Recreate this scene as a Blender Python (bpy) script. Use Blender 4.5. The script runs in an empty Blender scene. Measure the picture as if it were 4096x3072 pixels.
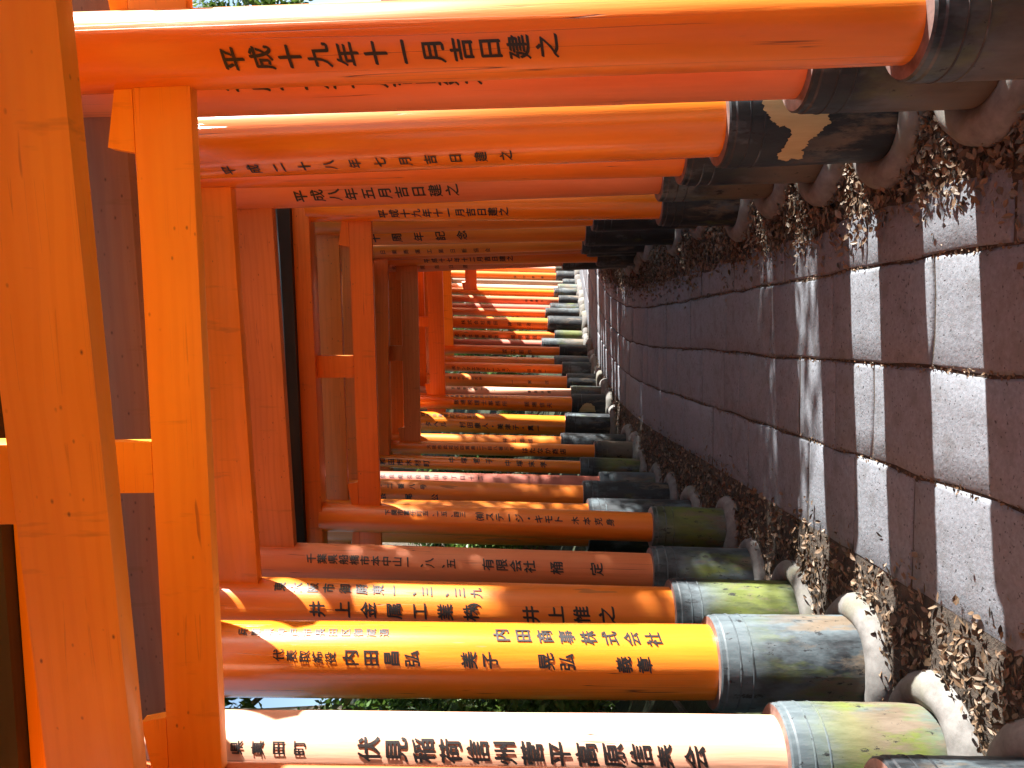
import bpy, bmesh, math, random
from mathutils import Vector, Matrix, noise
rnd = random.Random(7)
sc = bpy.context.scene
C = sc.collection
PI = math.pi

# ------------------------------------------------------------------ camera, sky, sun, exposure
F_PX, W_PX, H_PX, EYE = 3200.0, 4096.0, 3072.0, 1.5
HORIZON = 1990.0
ROLL = 0.008
pitch = math.atan((W_PX / 2 - HORIZON) / F_PX)
fwd = Vector((0, math.cos(pitch), -math.sin(pitch)))
down = Vector((0, -math.sin(pitch), -math.cos(pitch)))
side = Vector((1, 0, 0))
r_ax = (down - side * ROLL).normalized()           # the phone is held sideways: picture right is world down
u_ax = (side + down * ROLL).normalized()
cam_d = bpy.data.cameras.new('camera'); cam = bpy.data.objects.new('camera', cam_d); C.objects.link(cam)
cam.matrix_world = Matrix(((r_ax.x, u_ax.x, -fwd.x, 0), (r_ax.y, u_ax.y, -fwd.y, 0), (r_ax.z, u_ax.z, -fwd.z, EYE), (0, 0, 0, 1)))
cam_d.sensor_fit = 'HORIZONTAL'; cam_d.sensor_width = 36.0; cam_d.lens = 36.0 * F_PX / W_PX
cam_d.clip_start = 0.05; cam_d.clip_end = 500
sc.camera = cam

SUN_EL, SUN_AZ = math.radians(21.5), math.radians(86.5)     # azimuth clockwise from +Y
wd = bpy.data.worlds.new('World'); sc.world = wd; wd.use_nodes = True
nt = wd.node_tree; bg = nt.nodes['Background']; sky = nt.nodes.new('ShaderNodeTexSky')
sky.sky_type = 'NISHITA'; sky.sun_disc = False; sky.sun_elevation = SUN_EL; sky.sun_rotation = SUN_AZ
nt.links.new(sky.outputs[0], bg.inputs[0]); bg.inputs[1].default_value = 0.065
sun_d = bpy.data.lights.new('sun', 'SUN'); sun_d.energy = 5.0; sun_d.angle = math.radians(0.5); sun_d.color = (1, 0.97, 0.92)
sun = bpy.data.objects.new('sun', sun_d); C.objects.link(sun)
to_sun = Vector((math.sin(SUN_AZ) * math.cos(SUN_EL), math.cos(SUN_AZ) * math.cos(SUN_EL), math.sin(SUN_EL)))
sun.rotation_euler = to_sun.to_track_quat('Z', 'Y').to_euler()
sc.view_settings.view_transform = 'Standard'; sc.view_settings.look = 'None'
sc.view_settings.exposure = 2.15; sc.view_settings.gamma = 1; sc.view_settings.use_curve_mapping = False
sc.render.engine = 'CYCLES'
sc.cycles.max_bounces = 10; sc.cycles.diffuse_bounces = 7; sc.cycles.glossy_bounces = 4
sc.cycles.use_denoising = True; sc.cycles.caustics_reflective = False

def ray(x, y):
    return fwd + r_ax * ((x - W_PX / 2) / F_PX) - u_ax * ((y - H_PX / 2) / F_PX)
def on_ground(x, y, z=0.0):
    d = ray(x, y); t = (z - EYE) / d.z
    return d * t + Vector((0, 0, EYE))
def at_depth(x, y, Y):
    d = ray(x, y); t = Y / d.y
    return d * t + Vector((0, 0, EYE))

# ------------------------------------------------------------------ materials
def new_mat(name):
    m = bpy.data.materials.new(name); m.use_nodes = True
    return m, m.node_tree, m.node_tree.nodes['Principled BSDF']
def nd(nt, typ, **kw):
    n = nt.nodes.new(typ)
    for k, v in kw.items():
        if k.startswith('i_'):
            key = k[2:]
            n.inputs[int(key) if key.isdigit() else key].default_value = v
        else: setattr(n, k, v)
    return n
def ramp(nt, fac, stops):
    r = nt.nodes.new('ShaderNodeValToRGB'); e = r.color_ramp.elements
    while len(e) < len(stops): e.new(0.5)
    for el, (p, c) in zip(e, stops):
        el.position = p; el.color = (*c, 1) if len(c) == 3 else c
    nt.links.new(fac, r.inputs[0]); return r.outputs[0]
def g(v): return (v, v, v)
def mixc(nt, fac, a, b, mode='MIX'):
    m = nd(nt, 'ShaderNodeMix', data_type='RGBA', blend_type=mode)
    if isinstance(fac, (int, float)): m.inputs[0].default_value = fac
    else: nt.links.new(fac, m.inputs[0])
    for s, v in ((6, a), (7, b)):
        if isinstance(v, tuple): m.inputs[s].default_value = (*v, 1)
        else: nt.links.new(v, m.inputs[s])
    return m.outputs[2]
def coords(nt, scale=(1, 1, 1), kind='Object', jitter=True):
    tc = nd(nt, 'ShaderNodeTexCoord'); mp = nd(nt, 'ShaderNodeMapping'); mp.inputs['Scale'].default_value = scale
    nt.links.new(tc.outputs[kind], mp.inputs[0])
    if jitter:
        oi = nd(nt, 'ShaderNodeObjectInfo'); ml = nd(nt, 'ShaderNodeMath', operation='MULTIPLY'); ml.inputs[1].default_value = 37.0
        nt.links.new(oi.outputs['Random'], ml.inputs[0]); nt.links.new(ml.outputs[0], mp.inputs['Location'])
    return mp.outputs[0]
def noise_t(nt, vec, scale, detail=4, rough=0.55):
    n = nd(nt, 'ShaderNodeTexNoise', i_Scale=scale, i_Detail=detail, i_Roughness=rough); nt.links.new(vec, n.inputs['Vector'])
    return n.outputs['Fac']

def paint(name, col, dark, rough, coat, chips=0.5, along='z', spots=0.0, pale=None, ck=1.0):
    """oil-painted timber: grain along the piece, thin drying cracks, grey-brown worn streaks, dirt spots"""
    m, nt, p = new_mat(name); L = nt.links
    st = {'z': (1, 1, 0.06), 'x': (0.06, 1, 1)}[along]
    vec = coords(nt, st)
    grain = noise_t(nt, vec, 42, 5, 0.6)
    base = mixc(nt, ramp(nt, grain, [(0.3, g(0)), (0.75, g(1))]), dark, col)
    broad = noise_t(nt, coords(nt, (1, 1, 0.25) if along == 'z' else (0.25, 1, 1)), 4.5, 3)
    base = mixc(nt, ramp(nt, broad, [(0.35, g(0)), (0.7, g(0.8))]), base, pale or tuple(min(1, c * 1.18 + 0.01) for c in col))
    # worn streaks
    st2 = {'z': (1, 1, 0.14), 'x': (0.14, 1, 1)}[along]
    n2 = noise_t(nt, coords(nt, st2), 13, 3, 0.5)
    worn = ramp(nt, n2, [(0.74 - 0.05 * chips, g(0)), (0.755 - 0.05 * chips, g(0.7))])
    base = mixc(nt, worn, base, (0.33, 0.12, 0.03))
    # cracks
    st3 = {'z': (1, 1, 0.012), 'x': (0.012, 1, 1)}[along]
    n3 = noise_t(nt, coords(nt, st3), 26, 2, 0.5)
    sub = nd(nt, 'ShaderNodeMath', operation='SUBTRACT'); sub.inputs[1].default_value = 0.5; L.new(n3, sub.inputs[0])
    ab = nd(nt, 'ShaderNodeMath', operation='ABSOLUTE'); L.new(sub.outputs[0], ab.inputs[0])
    msk = noise_t(nt, coords(nt, (1, 1, 0.3)), 6, 2)
    crack = ramp(nt, ab.outputs[0], [(0.0, g(1)), (0.0045, g(0))])
    crack = mixc(nt, ramp(nt, msk, [(0.5, g(0)), (0.56, g(1))]), (0, 0, 0), crack)
    crack = mixc(nt, 1 - ck, crack, (0, 0, 0)) if ck < 1 else crack
    base = mixc(nt, crack, base, (0.10, 0.025, 0.01))
    if along == 'x':                                     # flat-sawn figure showing faintly through the paint
        wv = nd(nt, 'ShaderNodeTexWave', i_Scale=9.0, i_Distortion=7.0, i_Detail=2.0); wv.bands_direction = 'Z'; wv.inputs['Detail Scale'].default_value = 0.7
        L.new(coords(nt, (0.22, 1, 1)), wv.inputs['Vector'])
        base = mixc(nt, ramp(nt, wv.outputs['Fac'], [(0.55, g(0)), (0.9, g(0.35))]), base, dark)
    if spots:
        vs = nd(nt, 'ShaderNodeTexVoronoi', i_Scale=30.0); L.new(coords(nt, (1, 1, 1) if along == 'z' else (0.75, 1, 1.3)), vs.inputs['Vector'])
        sp = ramp(nt, vs.outputs['Distance'], [(0.0, g(1)), (0.16, g(0))])
        mk = noise_t(nt, coords(nt), 9, 3)
        sp = mixc(nt, ramp(nt, mk, [(0.62 - 0.2 * spots, g(0)), (0.68 - 0.2 * spots, g(1))]), (0, 0, 0), sp)
        base = mixc(nt, sp, base, (0.05, 0.02, 0.012))
        gs = noise_t(nt, coords(nt, (3, 1, 0.5)), 5, 4, 0.65)
        base = mixc(nt, ramp(nt, gs, [(0.62, g(0)), (0.8, g(0.55))]), base, (0.16, 0.09, 0.02))
    L.new(base, p.inputs['Base Color'])
    p.inputs['Coat Weight'].default_value = coat; p.inputs['Coat Roughness'].default_value = 0.22
    rr = mixc(nt, worn, g(rough), g(0.8)); L.new(rr, p.inputs['Roughness'])
    bp = nd(nt, 'ShaderNodeBump', i_Strength=0.35, i_Distance=0.004)
    hh = nd(nt, 'ShaderNodeMath', operation='SUBTRACT'); L.new(grain, hh.inputs[0])
    cm = nd(nt, 'ShaderNodeMath', operation='MULTIPLY'); cm.inputs[1].default_value = 1.2; L.new(crack, cm.inputs[0]); L.new(cm.outputs[0], hh.inputs[1])
    L.new(hh.outputs[0], bp.inputs['Height']); L.new(bp.outputs[0], p.inputs['Normal'])
    return m
V_COL, V_DRK = (0.78, 0.215, 0.010), (0.70, 0.175, 0.007)
PAINT = {
    'glossy': paint('glossy_vermilion_paint', V_COL, V_DRK, 0.26, 0.7, 0.2),
    'plain': paint('vermilion_paint', (0.75, 0.195, 0.012), (0.67, 0.155, 0.009), 0.42, 0.25, 0.6),
    'worn': paint('worn_vermilion_paint', (0.77, 0.215, 0.012), (0.70, 0.175, 0.009), 0.40, 0.3, 1.5),
    'faded': paint('sun_faded_vermilion_paint', (0.68, 0.19, 0.06), (0.58, 0.15, 0.04), 0.55, 0.1, 0.5, pale=(0.72, 0.25, 0.11)),
    'bleached': paint('sunlit_faded_vermilion_paint', (0.84, 0.42, 0.26), (0.78, 0.35, 0.20), 0.5, 0.2, 0.0, pale=(0.86, 0.50, 0.36)),  # faded paint, made paler still to carry blown-out sunlight
    'purple': paint('dull_reddish_paint', (0.52, 0.13, 0.075), (0.42, 0.10, 0.06), 0.55, 0.15, 0.5, pale=(0.55, 0.17, 0.12)),
    'grey': paint('bare_grey_timber', (0.24, 0.20, 0.16), (0.16, 0.13, 0.10), 0.8, 0.0, 0.5),
}
BEAM = {
    'mid': paint('shaded_vermilion_beam_paint', (0.70, 0.165, 0.014), (0.62, 0.135, 0.010), 0.5, 0.12, 0.0, 'x', 0.5, ck=0.4),  # deeper copy of the beam colour, holding the tunnel's inner shade
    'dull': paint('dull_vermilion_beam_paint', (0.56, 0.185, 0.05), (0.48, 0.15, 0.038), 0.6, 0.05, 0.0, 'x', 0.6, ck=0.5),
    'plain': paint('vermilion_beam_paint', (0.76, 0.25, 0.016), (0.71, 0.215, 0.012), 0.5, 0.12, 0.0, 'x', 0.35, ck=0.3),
    'bright': paint('lit_vermilion_beam_paint', (0.88, 0.37, 0.022), (0.85, 0.33, 0.018), 0.5, 0.12, 0.0, 'x', 0.3, ck=0.25),  # lighter copy of the beam colour, with the light on these beams painted in
    'dark': paint('dirty_faded_shaded_beam_paint', (0.31, 0.15, 0.09), (0.25, 0.115, 0.07), 0.75, 0.0, 0.0, 'x', 1.5, pale=(0.35, 0.19, 0.12), ck=0.4),  # real dirt and fading, base darkened further for the shade between gates
}
def black_paint():
    m, nt, p = new_mat('black_beam_paint'); p.inputs['Base Color'].default_value = (0.012, 0.012, 0.014, 1)
    n = noise_t(nt, coords(nt, (0.1, 1, 1)), 25); nt.links.new(ramp(nt, n, [(0.3, g(0.35)), (0.8, g(0.7))]), p.inputs['Roughness'])
    return m
M_BLACK = black_paint()
def ink():
    m, nt, p = new_mat('black_lacquer_ink'); p.inputs['Base Color'].default_value = (0.010, 0.008, 0.008, 1); p.inputs['Roughness'].default_value = 0.42
    return m
M_INK = ink()

def sleeve_mat(name, moss, pale, brown=0.0):
    m, nt, p = new_mat(name); L = nt.links
    fine = noise_t(nt, coords(nt, (1, 1, 0.22)), 34, 6, 0.7)
    big = noise_t(nt, coords(nt, (1, 1, 0.55)), 5.5, 5, 0.6)
    big2 = noise_t(nt, coords(nt, (1.3, 1.3, 0.5)), 4.2, 5, 0.65)
    base = mixc(nt, ramp(nt, fine, [(0.35, g(0)), (0.7, g(1))]), (0.006, 0.008, 0.010), (0.026, 0.032, 0.038))
    base = mixc(nt, ramp(nt, big, [(0.56 - 0.28 * pale, g(0)), (0.68 - 0.2 * pale, g(0.85))]), base, mixc(nt, fine, (0.035, 0.05, 0.06), (0.17, 0.215, 0.235)))
    tc = nd(nt, 'ShaderNodeTexCoord'); sx = nd(nt, 'ShaderNodeSeparateXYZ'); L.new(tc.outputs['Object'], sx.inputs[0])
    low = nd(nt, 'ShaderNodeMapRange'); low.inputs[1].default_value = 0.7; low.inputs[2].default_value = 0.05; L.new(sx.outputs[2], low.inputs[0])
    mul = nd(nt, 'ShaderNodeMath', operation='MULTIPLY'); L.new(ramp(nt, big2, [(0.60 - 0.3 * moss, g(0)), (0.72 - 0.25 * moss, g(1))]), mul.inputs[0])
    L.new(ramp(nt, low.outputs[0], [(0.25, g(0)), (0.55, g(1)), (0.85, g(1)), (1.0, g(0.3))]), mul.inputs[1])
    base = mixc(nt, mul.outputs[0], base, mixc(nt, fine, (0.05, 0.07, 0.012), (0.17, 0.20, 0.045)))
    # weathered brown timber showing low down
    mul2 = nd(nt, 'ShaderNodeMath', operation='MULTIPLY'); n5 = noise_t(nt, coords(nt, (1, 1, 0.3)), 7, 6, 0.7)
    L.new(ramp(nt, n5, [(0.58 - 0.3 * brown, g(0)), (0.66 - 0.25 * brown, g(1))]), mul2.inputs[0]); L.new(ramp(nt, low.outputs[0], [(0.35, g(0)), (0.7, g(1))]), mul2.inputs[1])
    base = mixc(nt, mul2.outputs[0], base, mixc(nt, fine, (0.06, 0.045, 0.03), (0.20, 0.155, 0.11)))
    flake = ramp(nt, noise_t(nt, coords(nt, (1, 1, 0.45)), 24, 5, 0.75), [(0.60, g(0)), (0.64, g(0.9))])
    base = mixc(nt, flake, base, (0.008, 0.008, 0.01))
    L.new(base, p.inputs['Base Color'])
    L.new(ramp(nt, fine, [(0.3, g(0.38)), (0.75, g(0.75))]), p.inputs['Roughness'])
    b = nd(nt, 'ShaderNodeBump', i_Strength=0.4, i_Distance=0.004); L.new(fine, b.inputs['Height']); L.new(b.outputs[0], p.inputs['Normal'])
    return m
SLEEVE = {
    'black': sleeve_mat('black_sleeve_paint', 0.05, 0.05, 0.15),
    'grey': sleeve_mat('greyed_black_sleeve_paint', 0.3, 0.72, 0.35),
    'moss': sleeve_mat('mossy_black_sleeve_paint', 0.85, 0.45, 0.2),
    'brown': sleeve_mat('brown_weathered_sleeve_paint', 0.25, 0.25, 0.95),
    'pale': sleeve_mat('pale_rotted_sleeve_paint', 0.75, 1.9, 0.55),
}
def simple_noise(name, a, b, scale, rough=0.85, bump=0.5, dist=0.01, detail=6, speck=None, stretch=(1, 1, 1), c=None):
    m, nt, p = new_mat(name); L = nt.links; v = coords(nt, stretch)
    n = noise_t(nt, v, scale, detail, 0.65)
    col = mixc(nt, ramp(nt, n, [(0.3, g(0)), (0.7, g(1))]), a, b)
    if c:
        n2 = noise_t(nt, v, scale * 0.22, 4, 0.6); col = mixc(nt, ramp(nt, n2, [(0.5, g(0)), (0.68, g(0.8))]), col, c)
    h = n
    if speck:
        s = noise_t(nt, v, speck, 2, 0.5); sm = ramp(nt, s, [(0.66, g(0)), (0.70, g(1))])
        col = mixc(nt, sm, col, tuple(x * 0.35 for x in a))
        h2 = nd(nt, 'ShaderNodeMath', operation='SUBTRACT'); L.new(n, h2.inputs[0]); L.new(sm, h2.inputs[1]); h = h2.outputs[0]
    L.new(col, p.inputs['Base Color']); p.inputs['Roughness'].default_value = rough
    bp = nd(nt, 'ShaderNodeBump', i_Strength=bump, i_Distance=dist); L.new(h, bp.inputs['Height']); L.new(bp.outputs[0], p.inputs['Normal'])
    return m
M_CONC = simple_noise('weathered_concrete', (0.115, 0.108, 0.10), (0.22, 0.212, 0.20), 18, 0.88, 0.45, 0.006, c=(0.13, 0.125, 0.08))
M_SLAB = simple_noise('granite_slab', (0.135, 0.147, 0.168), (0.205, 0.222, 0.25), 55, 0.75, 0.7, 0.005, speck=70, c=(0.12, 0.125, 0.135))
M_DIRT = simple_noise('leaf_mould_soil', (0.028, 0.020, 0.014), (0.075, 0.056, 0.04), 14, 0.95, 0.8, 0.03)
M_HILL = simple_noise('hillside_undergrowth', (0.010, 0.014, 0.005), (0.035, 0.045, 0.014), 3, 0.95, 0.8, 0.05)
M_BARK = simple_noise('bark', (0.05, 0.04, 0.03), (0.20, 0.17, 0.13), 18, 0.9, 0.9, 0.03, stretch=(1, 1, 0.2))
M_PEEL = simple_noise('bare_tan_wood', (0.42, 0.31, 0.14), (0.55, 0.42, 0.21), 30, 0.75, 0.3, 0.003, stretch=(1, 1, 0.1))
M_RIM = simple_noise('weathered_sleeve_rim', (0.10, 0.06, 0.05), (0.25, 0.17, 0.15), 25, 0.5, 0.2, 0.003)
M_ROT = simple_noise('rotten_hollow_wood', (0.006, 0.005, 0.004), (0.02, 0.015, 0.012), 20, 0.95, 0.6, 0.01)
M_GRAY = simple_noise('bare_metal_stud', (0.18, 0.18, 0.18), (0.3, 0.3, 0.3), 30, 0.4, 0.1, 0.001)

def leaf_mat(name, cols, rough=0.6, trans=0.0):
    m, nt, p = new_mat(name); L = nt.links
    ge = nd(nt, 'ShaderNodeNewGeometry')
    n = len(cols); c = ramp(nt, ge.outputs['Random Per Island'], [(i / max(1, n - 1), k) for i, k in enumerate(cols)])
    L.new(c, p.inputs['Base Color']); p.inputs['Roughness'].default_value = rough
    if trans:
        tr = nd(nt, 'ShaderNodeBsdfTranslucent'); L.new(c, tr.inputs[0])
        mx = nd(nt, 'ShaderNodeMixShader'); mx.inputs[0].default_value = trans
        L.new(p.outputs[0], mx.inputs[1]); L.new(tr.outputs[0], mx.inputs[2]); L.new(mx.outputs[0], nt.nodes['Material Output'].inputs[0])
    return m
M_DRY = leaf_mat('dry_brown_leaf', [(0.06, 0.035, 0.018), (0.14, 0.085, 0.045), (0.18, 0.12, 0.075), (0.10, 0.06, 0.03), (0.22, 0.165, 0.115)], 0.6)
M_LEAF = leaf_mat('green_leaf', [(0.025, 0.06, 0.010), (0.06, 0.125, 0.02), (0.10, 0.18, 0.03), (0.04, 0.09, 0.016)], 0.4, 0.3)
M_LEAF2 = leaf_mat('pale_green_leaf', [(0.04, 0.08, 0.012), (0.09, 0.16, 0.025), (0.12, 0.19, 0.03)], 0.42, 0.35)
M_GRASS = leaf_mat('grass_blade', [(0.05, 0.10, 0.012), (0.11, 0.19, 0.03)], 0.5, 0.3)

# ------------------------------------------------------------------ object helpers
def link(name, me, mats, parent=None, loc=(0, 0, 0), rot=None, smooth=False):
    o = bpy.data.objects.new(name, me); C.objects.link(o)
    for m in (mats if isinstance(mats, (list, tuple)) else [mats]):
        if m.name not in [x.name for x in me.materials if x]: me.materials.append(m)
    if parent: o.parent = parent
    o.location = loc
    if rot is not None: o.rotation_euler = rot
    if smooth:
        for p in me.polygons: p.use_smooth = True
    return o
def mesh_of(name, verts, faces):
    me = bpy.data.meshes.new(name); me.from_pydata(verts, [], faces); me.update(); return me
def bm_mesh(name, bm):
    me = bpy.data.meshes.new(name); bm.to_mesh(me); bm.free(); return me
def tag(o, label, cat, group=None, kind=None):
    if label: o['label'] = label
    if cat: o['category'] = cat
    if group: o['group'] = group
    if kind: o['kind'] = kind
    return o
def empty(name, loc):
    o = bpy.data.objects.new(name, None); C.objects.link(o); o.location = loc; o.empty_display_size = 0.2; return o
def box_mesh(name, sx, sy, sz, bev=0.004, top=None):
    """box from z=0 to sz centred in x and y; top=(dx, dy) narrows or widens the top"""
    bm = bmesh.new(); bmesh.ops.create_cube(bm, size=1)
    for v in bm.verts:
        t = v.co.z > 0
        v.co = Vector((v.co.x * (sx + (top[0] if top and t else 0)), v.co.y * (sy + (top[1] if top and t else 0)), (v.co.z + 0.5) * sz))
    if bev: bmesh.ops.bevel(bm, geom=list(bm.edges), offset=bev, segments=2, affect='EDGES', profile=0.6)
    return bm_mesh(name, bm)
def lathe(name, prof, seg=48, wob=0.0, seed=0.0, cap=True):
    vs, fs = [], []
    for i, (r, z) in enumerate(prof):
        for k in range(seg):
            a = 2 * PI * k / seg
            rr = r * (1 + wob * noise.noise(Vector((math.cos(a) * 1.2 + seed, math.sin(a) * 1.2, z * 0.7 + seed))))
            vs.append((rr * math.cos(a), rr * math.sin(a), z))
    n = len(prof)
    for i in range(n - 1):
        for k in range(seg):
            k2 = (k + 1) % seg
            fs.append((i * seg + k, i * seg + k2, (i + 1) * seg + k2, (i + 1) * seg + k))
    if cap:
        fs.append(tuple(reversed(range(seg)))); fs.append(tuple((n - 1) * seg + k for k in range(seg)))
    return mesh_of(name, vs, fs)
def auto_smooth(me, ang=0.6):
    for p in me.polygons: p.use_smooth = True
    bm = bmesh.new(); bm.from_mesh(me)
    for e in bm.edges:
        if len(e.link_faces) == 2 and e.calc_face_angle(0) > ang: e.smooth = False
    bm.to_mesh(me); bm.free()

# ------------------------------------------------------------------ lettering: each character becomes flat geometry wrapped on its round pillar
txt_c = bpy.data.curves.new('glyph_source', 'FONT'); txt_o = bpy.data.objects.new('glyph_source', txt_c); C.objects.link(txt_o)
txt_c.offset = 0.004; txt_c.resolution_u = 3
glyphs = {}
def glyph(ch):
    if ch in glyphs: return glyphs[ch]
    txt_c.body = ch; bpy.context.view_layer.update()
    me = bpy.data.meshes.new_from_object(txt_o.evaluated_get(bpy.context.evaluated_depsgraph_get()))
    bm = bmesh.new(); bm.from_mesh(me); bpy.data.meshes.remove(me)
    for v in bm.verts:                                   # brush hand: strokes climb to the right and swell a little
        x, y = v.co.x - 0.5, v.co.y - 0.36
        v.co = Vector((x * 1.02 + 0.012 * noise.noise(Vector((x * 7, y * 7, 3))), y + 0.13 * x + 0.015 * noise.noise(Vector((x * 6, y * 6, ord(ch) * 0.37))), 0))
    for i in range(-3, 4):
        bmesh.ops.bisect_plane(bm, geom=list(bm.verts) + list(bm.edges) + list(bm.faces), plane_co=(i * 0.15, 0, 0), plane_no=(1, 0, 0))
    bm.verts.ensure_lookup_table(); bm.verts.index_update()
    glyphs[ch] = ([tuple(v.co) for v in bm.verts], [tuple(v.index for v in f.verts) for f in bm.faces])
    bm.free(); return glyphs[ch]

class Pillar: pass
def make_pillar_spec(sgn, xb=None, xs=None, yr=None, yl=None, r=0.1, Y=None, X=None, zs=None, pm='plain', sm='black', extra=0.043, ln=0.032):
    """a pillar from where it stands in the photograph: sleeve-top and ground rows, edges of the shaft at the sleeve top"""
    p = Pillar(); p.sgn = sgn; p.pm = pm; p.sm = sm; p.lean = ln
    if X is not None:
        p.X, p.Y, p.zs, p.r = X, Y, zs, r
    else:
        def az(y):
            d = ray(xs, y); return math.atan2(d.x, d.y)
        ymid = (yr + yl) / 2 if yr is not None and yl is not None else (yr if yr is not None else yl)
        if Y is None: Y = on_ground(xb, ymid).y + r
        if yr is not None and yl is not None:
            th = (az(yr) + az(yl)) / 2; r = Y / math.cos(th) * math.sin((az(yr) - az(yl)) / 2)
        else:
            th = az(ymid)
            for _ in range(3): th = az(ymid) + (-1 if yr is not None else 1) * math.asin(r / (Y / math.cos(th)))
        Xc = Y * math.tan(th); D = math.hypot(Xc, Y)
        yc = H_PX / 2 - F_PX * Xc / Y
        d = ray(xs, yc); zs = max(0.25, EYE + d.z * (D - r) / math.hypot(d.x, d.y)); Pc = Vector((Xc, Y, zs))
        p.X = Pc.x + sgn * ln * zs; p.Y, p.zs, p.r = Y, zs, r
    p.rs = p.r + extra
    p.seed = rnd.random() * 50
    p.text = []; p.patch = []
    return p

def pillar_axis(p, z): return Vector((p.X - p.sgn * p.lean * z, p.Y, z))
def wrap(p, pts, R):
    """(lateral metres to the viewer's right, height) -> local coordinates on a cylinder of radius R round the pillar axis"""
    c = Vector((-p.X, -p.Y)).normalized(); q = Vector((-c.y, c.x)); out = []
    for u, z in pts:
        a = max(-1.5, min(1.5, u / R)); out.append((R * (math.cos(a) * c.x + math.sin(a) * q.x), R * (math.cos(a) * c.y + math.sin(a) * q.y), z))
    return out
def px_on_pillar(p, x, y, R):
    """photo pixel -> (arc offset, height) on the pillar"""
    z = 1.2
    for _ in range(4):
        A = pillar_axis(p, z); dist = math.hypot(A.x, A.y)
        c = Vector((-A.x, -A.y)).normalized(); q = Vector((-c.y, c.x))
        d = ray(x, y); dxy = Vector((d.x, d.y)).normalized()
        lat = dist * (dxy.x * q.x + dxy.y * q.y); lat = max(-0.985 * R, min(0.985 * R, lat))
        a = math.asin(lat / R)
        ds = (dist - R * math.cos(a)); t = ds / math.hypot(d.x, d.y)
        z = EYE + d.z * t
    return R * a, z, t

# ------------------------------------------------------------------ path centre line
CP = [(-0.40, -4), (-0.25, 0), (-0.09, 2.5), (0.10, 5.5), (0.30, 8.5), (0.58, 10.3), (0.98, 11.7), (1.62, 13.0), (2.45, 14.1), (3.5, 15.0), (4.8, 15.7), (6.4, 16.2), (8.2, 16.4)]
def catmull(P, n=24):
    out = []
    for i in range(len(P) - 1):
        p0, p1, p2, p3 = P[max(0, i - 1)], P[i], P[i + 1], P[min(len(P) - 1, i + 2)]
        for k in range(n):
            t = k / n
            out.append(tuple(0.5 * ((2 * p1[j]) + (-p0[j] + p2[j]) * t + (2 * p0[j] - 5 * p1[j] + 4 * p2[j] - p3[j]) * t * t + (-p0[j] + 3 * p1[j] - 3 * p2[j] + p3[j]) * t ** 3) for j in (0, 1)))
    out.append(P[-1]); return out
CL = catmull(CP)
CS = [0.0]
for a, b in zip(CL, CL[1:]): CS.append(CS[-1] + math.dist(a, b))
def path_pt(s, l):
    """point at arc length s, l metres to the right of the centre line"""
    import bisect
    i = max(1, min(len(CS) - 1, bisect.bisect(CS, s))); t = (s - CS[i - 1]) / (CS[i] - CS[i - 1])
    a, b = CL[i - 1], CL[i]
    dx, dy = b[0] - a[0], b[1] - a[1]; L = math.hypot(dx, dy); dx /= L; dy /= L
    return (a[0] + (b[0] - a[0]) * t + l * dy, a[1] + (b[1] - a[1]) * t - l * dx, dx, dy)
def path_sl(x, y, step=1):
    best = min(range(0, len(CL), step), key=lambda i: (CL[i][0] - x) ** 2 + (CL[i][1] - y) ** 2)
    i = max(1, best); a, b = CL[i - 1], CL[i]; dx, dy = b[0] - a[0], b[1] - a[1]; L = math.hypot(dx, dy)
    return CS[best], ((x - CL[best][0]) * dy - (y - CL[best][1]) * dx) / L

# ------------------------------------------------------------------ ground
def ground_z(x, y):
    s, l = path_sl(x, y, 1 if -1 < y < 18 and -3 < x < 9 else 6)
    n = noise.noise(Vector((x * 0.8, y * 0.8, 0)))
    n2 = noise.noise(Vector((x * 4, y * 4, 5)))
    al = abs(l)
    z = -0.009 + max(0, min(1, (al - 0.62) / 0.35)) * (0.032 + 0.012 * n2)
    if l < -1.5: z += min(6.5, (-l - 1.5) * 0.42) + 0.15 * n * min(1, (-l - 1.5))
    if l > 1.6: z += 0.17 * min(14, max(0, l - 2.6)) + 0.12 * n * min(1, l - 1.6)  # the rise on the right is added to block low skylight
    return z
def axis_vals(a, b, fine_a, fine_b, df, dc):
    v = []; x = a
    while x < fine_a: v.append(x); x += dc
    x = fine_a
    while x < fine_b: v.append(x); x += df
    x = fine_b
    while x <= b: v.append(x); x += dc
    return v
gx = axis_vals(-60, 60, -2.0, 5.0, 0.1, 3.0); gy = axis_vals(-40, 90, -1.0, 17.0, 0.12, 3.0)
gv = [(x, y, ground_z(x, y)) for y in gy for x in gx]
nx = len(gx)
gf = [(j * nx + i, j * nx + i + 1, (j + 1) * nx + i + 1, (j + 1) * nx + i) for j in range(len(gy) - 1) for i in range(nx - 1)]
gm = mesh_of('ground', gv, gf); ground = link('ground', gm, [M_DIRT, M_HILL], smooth=True)
for p_ in gm.polygons:
    cx_, cy_ = p_.center.x, p_.center.y
    far_ = not (-4 < cy_ < 17 and -6 < cx_ < 9) or abs(path_sl(cx_, cy_)[1]) > 1.75 + 0.4 * noise.noise(Vector((cx_ * 2, cy_ * 2, 3)))
    p_.material_index = 1 if far_ else 0
ground['kind'] = 'structure'

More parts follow.
